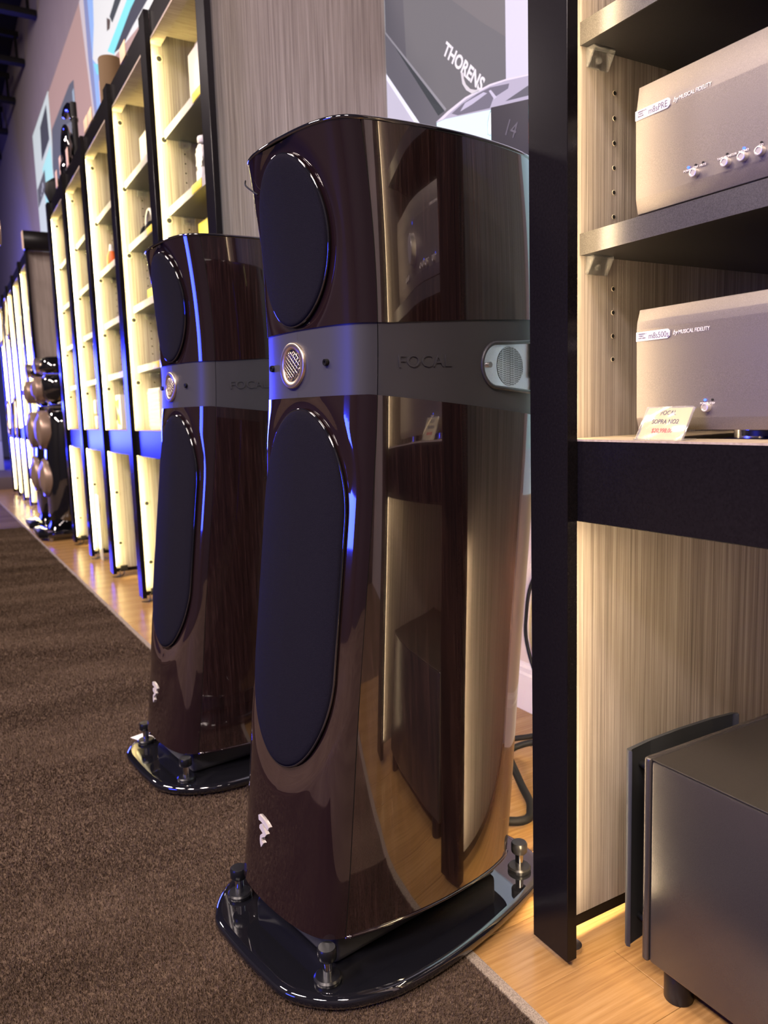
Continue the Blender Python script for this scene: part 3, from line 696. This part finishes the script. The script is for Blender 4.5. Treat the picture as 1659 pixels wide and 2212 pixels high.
# ---------------------------------------------------------------- poster in the alcove
po = thing('wall_poster', 'tall backlit turntable poster on the alcove wall behind the speakers', 'poster', (1.3095, 0, 0))
box('poster_panel', (-.010, -.001, .86, 2.168, .595, 3.0), printed('paper', (.62, .74, .82), .8), po, .001, 1)
def shp(poly, col, d, name='printed_shape', k=.82, key=None, parent=None):
    return prism(name, poly, 'x', -.0104 - d, -.0100, printed(key or str(col), col, k), parent or po)
shp([(2.165, 3.0), (1.592, 3.0), (1.593, 1.4), (1.89, 1.4), (2.004, 1.646), (2.165, 1.826)], (.115, .115, .122), .0002)
shp([(2.165, 3.0), (2.12, 3.0), (2.05, 1.832), (1.89, 1.62), (1.853, 1.622), (2.165, 1.952)], (.085, .085, .098), .0004)
shp([(2.168, 1.952), (1.853, 1.622), (1.89, 1.5), (2.004, 1.646), (2.165, 1.826)], (.10, .10, .115), .0004)
shp([(1.592, 3.0), (1.592, 1.706), (1.688, 1.78), (1.815, 1.888), (2.0, 3.0)], (.138, .132, .135), .0004)
shp([(2.166, 1.954), (1.85, 1.625), (1.856, 1.620), (2.166, 1.947)], (.22, .22, .24), .0006)
shp([(2.166, 1.832), (1.90, 1.535), (1.92, 1.535), (2.166, 1.815)], (.72, .74, .82), .0008)
shp([(2.166, 1.815), (1.92, 1.535), (1.92, 1.3), (2.166, 1.3)], (.47, .46, .54), .0006)
shp([(1.592, 3.0), (.86, 3.0), (.86, 1.2), (1.592, 1.2)], (.52, .51, .60), .0004)
shp([(1.900, 1.604), (1.842, 1.616), (1.762, 1.624), (1.656, 1.619), (1.593, 1.608), (1.51, 1.590), (.86, 1.45), (.86, 1.35), (1.511, 1.50), (1.642, 1.53), (1.819, 1.58)], (.36, .34, .42), .0008)
shp([(1.825, 1.604), (1.773, 1.612), (1.708, 1.614), (1.656, 1.611), (1.579, 1.593), (1.584, 1.583), (1.642, 1.581), (1.657, 1.562), (1.796, 1.590)], (.13, .125, .16), .0010)
shp([(1.584, 1.558), (1.511, 1.563), (1.2, 1.50), (1.2, 1.47), (1.511, 1.541), (1.594, 1.557)], (.10, .10, .12), .0010)
shp([(1.785, 1.596), (1.762, 1.610), (1.682, 1.609), (1.667, 1.601), (1.73, 1.596)], (.42, .40, .50), .0011)
shp([(1.66, 1.604), (1.652, 1.604), (1.628, 1.578), (1.638, 1.576)], (.46, .44, .54), .0012)
shp([(1.900, 1.606), (1.842, 1.616), (1.762, 1.624), (1.656, 1.619), (1.593, 1.608), (1.2, 1.52), (1.2, 1.515), (1.593, 1.604), (1.656, 1.614), (1.756, 1.618), (1.83, 1.609), (1.866, 1.602)], (.60, .56, .64), .0012)
shp([(1.897, 1.603), (1.854, 1.599), (1.642, 1.554), (1.2, 1.46), (.86, 1.36), (.86, .7), (1.897, .7)], (.56, .82, .83), .0013)
shp([(1.64, 1.553), (1.655, 1.550), (1.664, 1.529), (1.664, 1.500), (1.643, 1.495)], (.80, .88, .86), .0017)
tube('printed_outline', [(-.0117, *p) for p in ((1.63, 1.556), (1.655, 1.552), (1.665, 1.53), (1.665, 1.50), (1.655, 1.495))], .0007, M['ink_dark'], po, 4)
prot = -math.atan2(.163, .173)
text('poster_lettering', 'THORENS', .0445, (-.0112, 1.863, 1.773), printed('lettering', (.66, .64, .66), .8), po, rot=prot, sx=1.16, bold=.0014)
shp([(1.779, 1.692), (1.767, 1.688), (1.767, 1.673), (1.758, 1.655), (1.739, 1.637), (1.715, 1.626), (1.70, 1.624), (1.70, 1.617), (1.729, 1.621), (1.756, 1.640), (1.773, 1.662)], (.52, .50, .52), .0012)
db = thing('display_box', 'dark grey chalk-marked box hung on the poster behind the near speaker', 'box', (1.235, 1.435, 0))
slate = mat('slate_card', (.03, .03, .034), .7)
prism('box_body', [(0, 1.30), (.138, 1.30), (.138, 1.525), (0, 1.497)], 'x', 0, .062, slate, db, .001)
box('orange_stripe', (.001, .062, -.0012, .0, 1.40, 1.445), M['orange'], db, 0)
box('teal_stripe', (.001, .062, -.0012, .0, 1.455, 1.485), mat('teal_print', (.05, .55, .55), .5), db, 0)
text('chalk_mark', '14', .05, (-.0006, .092, 1.45), mat('chalk', (.10, .10, .11), .8), db, rot=-.5)
# ---------------------------------------------------------------- wall graphics above the bays
mu = thing('wall_graphic', 'long pink backlit wall graphic with a white and cyan turntable above the shelving', 'wall graphic', (1.3095, 0, 0))
box('graphic_panel', (-.010, -.001, 2.25, 8.86, 2.3, 4.12), printed('pink', (.56, .37, .335), .55), mu, .001, 1)
S = lambda p, c, d, k=.75: shp(p, c, d, k=k, parent=mu)
S([(6.9, 4.12), (6.70, 4.12), (6.6, 3.5), (6.4, 2.9), (6.3, 2.5), (6.55, 2.5), (6.7, 3.3)], (.62, .55, .58), .0002)
S([(6.72, 4.12), (6.56, 4.12), (6.45, 2.9), (6.56, 2.9), (6.70, 3.6)], (.25, .28, .50), .0004)
S([(6.58, 4.12), (5.6, 4.12), (6.2, 3.3), (6.5, 3.0)], (.30, .48, .88), .0006)
S([(6.3, 4.12), (3.0, 4.12), (3.0, 2.9), (5.90, 3.30), (6.30, 3.40), (6.53, 3.55), (6.40, 3.74)], (.78, .80, .79), .0008)
S([(5.64, 3.60), (5.30, 3.60), (5.0, 3.55), (5.79, 3.50), (5.86, 3.57)], (.05, .06, .07), .0010)
S([(5.95, 3.60), (5.84, 3.54), (5.88, 3.50), (5.97, 3.52)], (.10, .07, .06), .0012)
S([(6.0, 3.40), (5.31, 3.45), (3.0, 3.6), (3.0, 3.3), (5.3, 3.36), (5.80, 3.30)], (.24, .80, .88), .0012)
S([(5.80, 3.31), (5.26, 3.36), (3.0, 3.35), (3.0, 3.15), (5.25, 3.25), (5.54, 3.25)], (.05, .055, .08), .0014)
S([(6.51, 3.51), (6.28, 3.42), (6.31, 3.36), (6.42, 3.40)], (.24, .72, .85), .0014)
S([(7.62, 3.76), (7.40, 3.72), (7.40, 2.6), (8.80, 2.6), (8.95, 3.43), (8.80, 3.752)], (.13, .135, .17), .0004)
S([(7.50, 3.66), (7.42, 3.66), (7.42, 2.9), (7.52, 2.9)], (.35, .45, .55), .0006)
S([(8.10, 3.56), (7.60, 3.45), (7.60, 2.8), (8.3, 2.8), (8.5, 3.28)], (.21, .215, .25), .0006)
mu2 = thing('wall_graphic', 'pale cyan wall graphic with two black devices at the far end of the wall', 'wall graphic', (1.3095, 0, 0))
box('graphic_panel', (-.010, -.001, 8.89, 10.30, 2.3, 4.15), printed('cyan_paper', (.66, .74, .74), .7), mu2, .001, 1)
shp([(9.06, 4.08), (9.03, 3.73), (9.69, 3.70), (9.62, 4.03)], (.07, .07, .085), .0004, parent=mu2)
shp([(10.26, 3.53), (9.54, 3.57), (9.55, 3.38), (10.27, 3.33)], (.12, .115, .13), .0004, parent=mu2)
shp([(9.0, 3.66), (9.7, 3.62), (9.6, 2.4), (8.95, 2.4)], (.42, .78, .80), .0002, parent=mu2)
for k in range(3): cyl('printed_dial', (-.0106, 9.78 + .09 * k, 3.46 - .03 * k), .035 - .008 * k, .001, printed('dial', (.6, .62, .7), .7), mu2, 'x', 16)
# ---------------------------------------------------------------- goods on and over the left-hand bays
def bx(name, b, m, label, cat, group=None, bev=.003):
    o = box(name, b, m, None, bev); return tag(o, label, cat, group)
G = 'goods on the lit shelves'
z1 = 1.785
o = thing('white_carton', 'tall white carton on the top shelf beside the lavender end panel', 'box', (.83, 2.44, z1), 0, G)
box('carton', (.02, .20, 0, .20, 0, .235), M['white_box'], o, .003); box('carton_lid_flap', (0, .018, .02, .215, 0, .20), M['white_plastic'], o, .002)
z2 = 1.531
o = thing('smart_speaker', 'white device with a round disc head on the second shelf beside the lavender panel', 'gadget', (.83, 2.55, z2), 0, G)
box('stand', (-.02, .02, -.03, .03, 0, .07), M['white_plastic'], o, .008); cyl('disc_head', (0, .0, .105), .038, .03, M['white_plastic'], o, 'x', 28, bev=.005); cyl('crown', (0, -.01, .155), .02, .022, M['white_plastic'], o, 'z', 20, bev=.004)
z3 = 1.278
o = thing('yellow_carton', 'yellow and white carton on a shelf just above the rear tower speaker', 'box', (.84, 2.50, z3), 0, G)
box('carton', (0, .14, 0, .18, 0, .18), M['yellow'], o, .002); box('white_face', (-.001, .0, .0, .07, .01, .15), M['white_box'], o, 0)
bx('white_carton', (.83, .99, 3.20, 3.37, z1, z1 + .16), M['white_box'], 'small plain white carton on top shelf of second lit bay', 'box', G)
o = thing('headphones', 'slim headphones standing on second shelf of the second lit bay', 'headphones', (.83, 3.29, z2), 0, G)
tube('headband', cr([(0, .05, .02), (0, .052, .07), (0, .03, .105), (0, 0, .115), (0, -.03, .105), (0, -.052, .07), (0, -.05, .02)], 6), .006, M['white_plastic'], o)
for s in (-1, 1): cyl('ear_cup', (0, s * .046, .03), .03, .022, M['rubber'], o, 'y', 24, bev=.004)
bx('yellow_sleeve', (.82, .83, 3.26, 3.36, z3, z3 + .06), M['yellow'], 'small yellow sleeve on third shelf of the second lit bay', 'sleeve', G, .001)
o = thing('perforated_carton', 'white dotted box standing on the counter of the second lit bay', 'box', (.81, 3.24, .757), 0, G)
box('carton', (.002, .12, 0, .21, 0, .175), M['white_box'], o, .003); box('dotted_face', (-.001, .002, .005, .205, .01, .165), M['perf_white'], o, 0)
for r_ in range(9):
    for c_ in range(7): cyl('dimple', (-.0015, .02 + c_ * .028, .02 + r_ * .017), .006, .002, M['white_plastic'], o, 'x', 8)
o = thing('tassel_bottle', 'little orange-topped bottle on the second shelf of third lit bay', 'bottle', (.82, 4.02, z2), 0, G)
lathe('bottle', [(0, 0), (.02, 0), (.022, .06), (.012, .09), (.008, .12), (0, .12)], M['white_plastic'], o); lathe('orange_wrap', [(.0226, .015), (.0232, .02), (.0232, .06), (.0135, .088)], M['orange'], o)
o = thing('picture_box', 'white box with yellow printed picture on the counter of third lit bay', 'box', (.80, 3.98, .757), 0, G)
box('carton', (.001, .12, 0, .22, 0, .17), M['white_plastic'], o, .002)
for poly, mm in (([(.02, .02), (.09, .03), (.05, .09)], 'yellow'), ([(.05, .09), (.12, .14), (.03, .15)], 'yellow'), ([(.06, .04), (.12, .05), (.10, .12)], 'ink_dark')): prism('printed_shape', poly, 'x', -.0006, .001, M[mm], o)
o = thing('white_figure_pack', 'slim white pack with a rounded insert on counter of fourth lit bay', 'box', (.80, 4.66, .757), 0, G)
box('pack', (0, .03, 0, .05, 0, .075), M['white_plastic'], o, .008); box('pack_upper', (0, .03, .01, .06, .085, .165), M['white_plastic'], o, .008); cyl('insert', (0, .085, .07), .02, .02, M['white_plastic'], o, 'x', 18, bev=.004)
bx('white_board', (.768, .775, 4.62, 4.70, .0, .38), M['white_plastic'], 'tall narrow white board leaning under the counter of fourth lit bay', 'board', G, .001)
# shelf talkers (yellow label holders clipped on the shelf fronts)
for Yc, z, lb in ((2.40, 1.757, 'yellow label on the edge of the shelf holding the tall white carton'), (2.46, 1.503, 'yellow label on the shelf edge under the round-headed white device'),
                  (3.07, 1.503, 'yellow label on the shelf edge under the standing slim headphones'), (3.04, 1.25, 'yellow label on the shelf edge just left of the rear tower speaker top'),
                  (3.12, 1.0, 'yellow label on the low shelf edge above the dotted white box')):
    o = bx('shelf_label', (.7725, .7748, Yc - .05, Yc + .05, z + .001, z + .027), M['yellow'], lb, 'label', 'yellow labels on the shelf edges', .0004)
# things standing on top of the bays
o = tag(lathe('kraft_tube', [(0, 0), (.05, 0), (.05, .235), (.047, .24), (0, .24)], M['kraft'], None, (.80, 3.665, 2.116)), 'brown kraft tube standing on top of the shelving', 'tube')
tl = ('tan price tag on the bay header beside the brown kraft tube', 'tan price tag on the bay header below the black headphones', 'tan price tag on the bay header just left of the tall post')
for (Y_, zz), lb in zip(((3.15, 2.172), (3.97, 2.178), (3.86, 2.176)), (tl[0], tl[1], 'yellowish tag on the header of the third lit bay')):
    bx('price_tag', (.7345, .7375, Y_ - .045, Y_ + .045, zz - .028, zz + .028), M['tan_tag'], lb, 'tag', 'tan tags on the bay headers', .0008)
o = thing('headphone_stand', 'black headphones on a curved stand on top of the shelving', 'headphones', (.80, 4.62, 2.115))
lathe('stand_base', [(0, 0), (.06, 0), (.06, .012), (0, .014)], M['gloss_black'], o)
cyl('stand_stem', (0, 0, .195), .016, .39, M['rubber'], o)
tube('stand_arm', cr([(0, .0, .30), (0, .05, .36), (0, .12, .41), (0, .20, .42), (0, .27, .41)], 6), .022, M['gloss_black'], o)
tube('headband', cr([(-.04, .17, .10), (-.04, .19, .19), (-.04, .12, .27), (-.04, .04, .27), (-.04, -.01, .18), (-.04, .0, .10)], 6), .014, M['gloss_black'], o)
lathe('ear_cup', [(0, .03), (.06, .028), (.085, .015), (.085, -.02), (0, -.022)], M['gloss_black'], o, (-.03, .10, .18), '-x')
lathe('ear_cup', [(0, .03), (.05, .028), (.07, .015), (.07, -.02), (0, -.022)], M['gloss_black'], o, (-.04, .13, .06), '-x')
bx('pink_card', (.88, .90, 4.02, 4.32, 2.116, 2.52), M['pink_card'], 'pink card display standing behind the header of a lit bay', 'card')
o = tag(lathe('black_pod', [(0, 0), (.05, 0), (.07, .05), (.06, .11), (.02, .14), (0, .14)], M['rubber'], None, (.78, 5.30, 2.15)), 'small rounded black pod sitting on the post top before the tower speakers', 'gadget')
for k, (Y_, zz) in enumerate(((4.55, 2.20), (4.80, 2.23), (4.97, 2.20))):
    bx('paper_slip', (.735, .7375, Y_ - .03, Y_ + .03, zz - .05, zz + .04), M['pink_card'], ('white-pink paper slip nearest the headphone stand on the header', 'middle white-pink paper slip on the header', 'white-pink paper slip nearest the black pod')[k], 'paper', 'paper slips on the header', .0005)
# ---------------------------------------------------------------- distant pair of sculpted tower speakers
def far_tower():
    t = thing('tower_speaker', '', 'loudspeaker', (.79, 5.83, 0), 0, 'distant black tower speakers')
    prism('base', [(-.20, -.22), (.25, -.20), (.25, .20), (-.20, .22), (-.25, .15), (-.25, -.15)], 'z', .02, .065, M['gloss_black'], t, .01)
    for x in (-.17, .2):
        for y_ in (-.16, .16): cyl('foot', (x, y_, .012), .022, .024, M['steel'], t, 'z', 16)
    def sect(nm, prof_, m):
        vs = []; fs = []; N = 36
        for z, x0, x1, hw in prof_:
            for k in range(N):
                q = 2 * math.pi * k / N; cx_ = (x0 + x1) / 2; rx = (x1 - x0) / 2
                ct, st = math.cos(q), math.sin(q); e = .55
                vs.append((cx_ + rx * math.copysign(abs(ct) ** e, ct), hw * math.copysign(abs(st) ** e, st), z))
        for r in range(len(prof_) - 1):
            for k in range(N): k2 = (k + 1) % N; fs.append((r * N + k, r * N + k2, (r + 1) * N + k2, (r + 1) * N + k))
        fs.append(tuple(range(N))[::-1]); fs.append(tuple((len(prof_) - 1) * N + k for k in range(N)))
        return raw(nm, vs, fs, m, t, True)
    sect('lower_cabinet', [(.065, -.16, .22, .17), (.20, -.15, .24, .18), (.55, -.15, .24, .18), (.80, -.13, .22, .165), (.90, -.11, .19, .14)], M['gloss_black'])
    sect('middle_module', [(.925, -.09, .20, .13), (.98, -.14, .22, .165), (1.08, -.15, .22, .165), (1.12, -.12, .2, .15)], M['gloss_black'])
    hd = sect('head_module', [(1.135, -.13, .16, .15), (1.17, -.15, .2, .16), (1.235, -.12, .18, .14), (1.245, -.10, .16, .12)], M['gloss_black'])
    for z, r in ((.75, .135), (.42, .135), (1.03, .085)):
        d = lathe('driver', [(r, -.03), (r, .02), (r * .93, .035), (r * .85, .030), (r * .45, .055), (0, .062)], M['bronze'], t, (-.14, 0, z), '-x', 36)
        tube('driver_ring', [(-.14 - .03, r * .97 * math.cos(q), z + r * .97 * math.sin(q)) for q in np.linspace(0, 2 * math.pi, 36, endpoint=False)], .006, M['brass'], d, 6, True)
    lathe('tweeter', [(.05, -.02), (.05, .015), (.03, .02), (0, .025)], M['brass'], t, (-.15, 0, 1.19), '-x', 24)
    return t
FT = far_tower(); FT['label'] = 'nearer of two distant black tower speakers with bronze drivers beyond the shelving'
dup(FT, (.79, 6.40, 0), 0, 'farther of two distant black tower speakers with bronze drivers')
# ---------------------------------------------------------------- stage goods in blue light
for k in range(4):
    t = thing('stage_speaker', ('bottom', 'second', 'third', 'top')[k] + ' blue-lit loudspeaker of the stack on the far stage', 'loudspeaker', (.55, 12.4, .15 + .42 * k), 0, 'stacked speakers on the far stage')
    box('cabinet', (-.35, .25, -.2, .2, 0, .415), M['pale_cone'], t, .01)
    lathe('driver', [(.12, -.005), (.12, .012), (.09, .004), (.03, -.01), (0, -.005)], M['plinth'], t, (-.05, -.2, .2), '-y', 28)
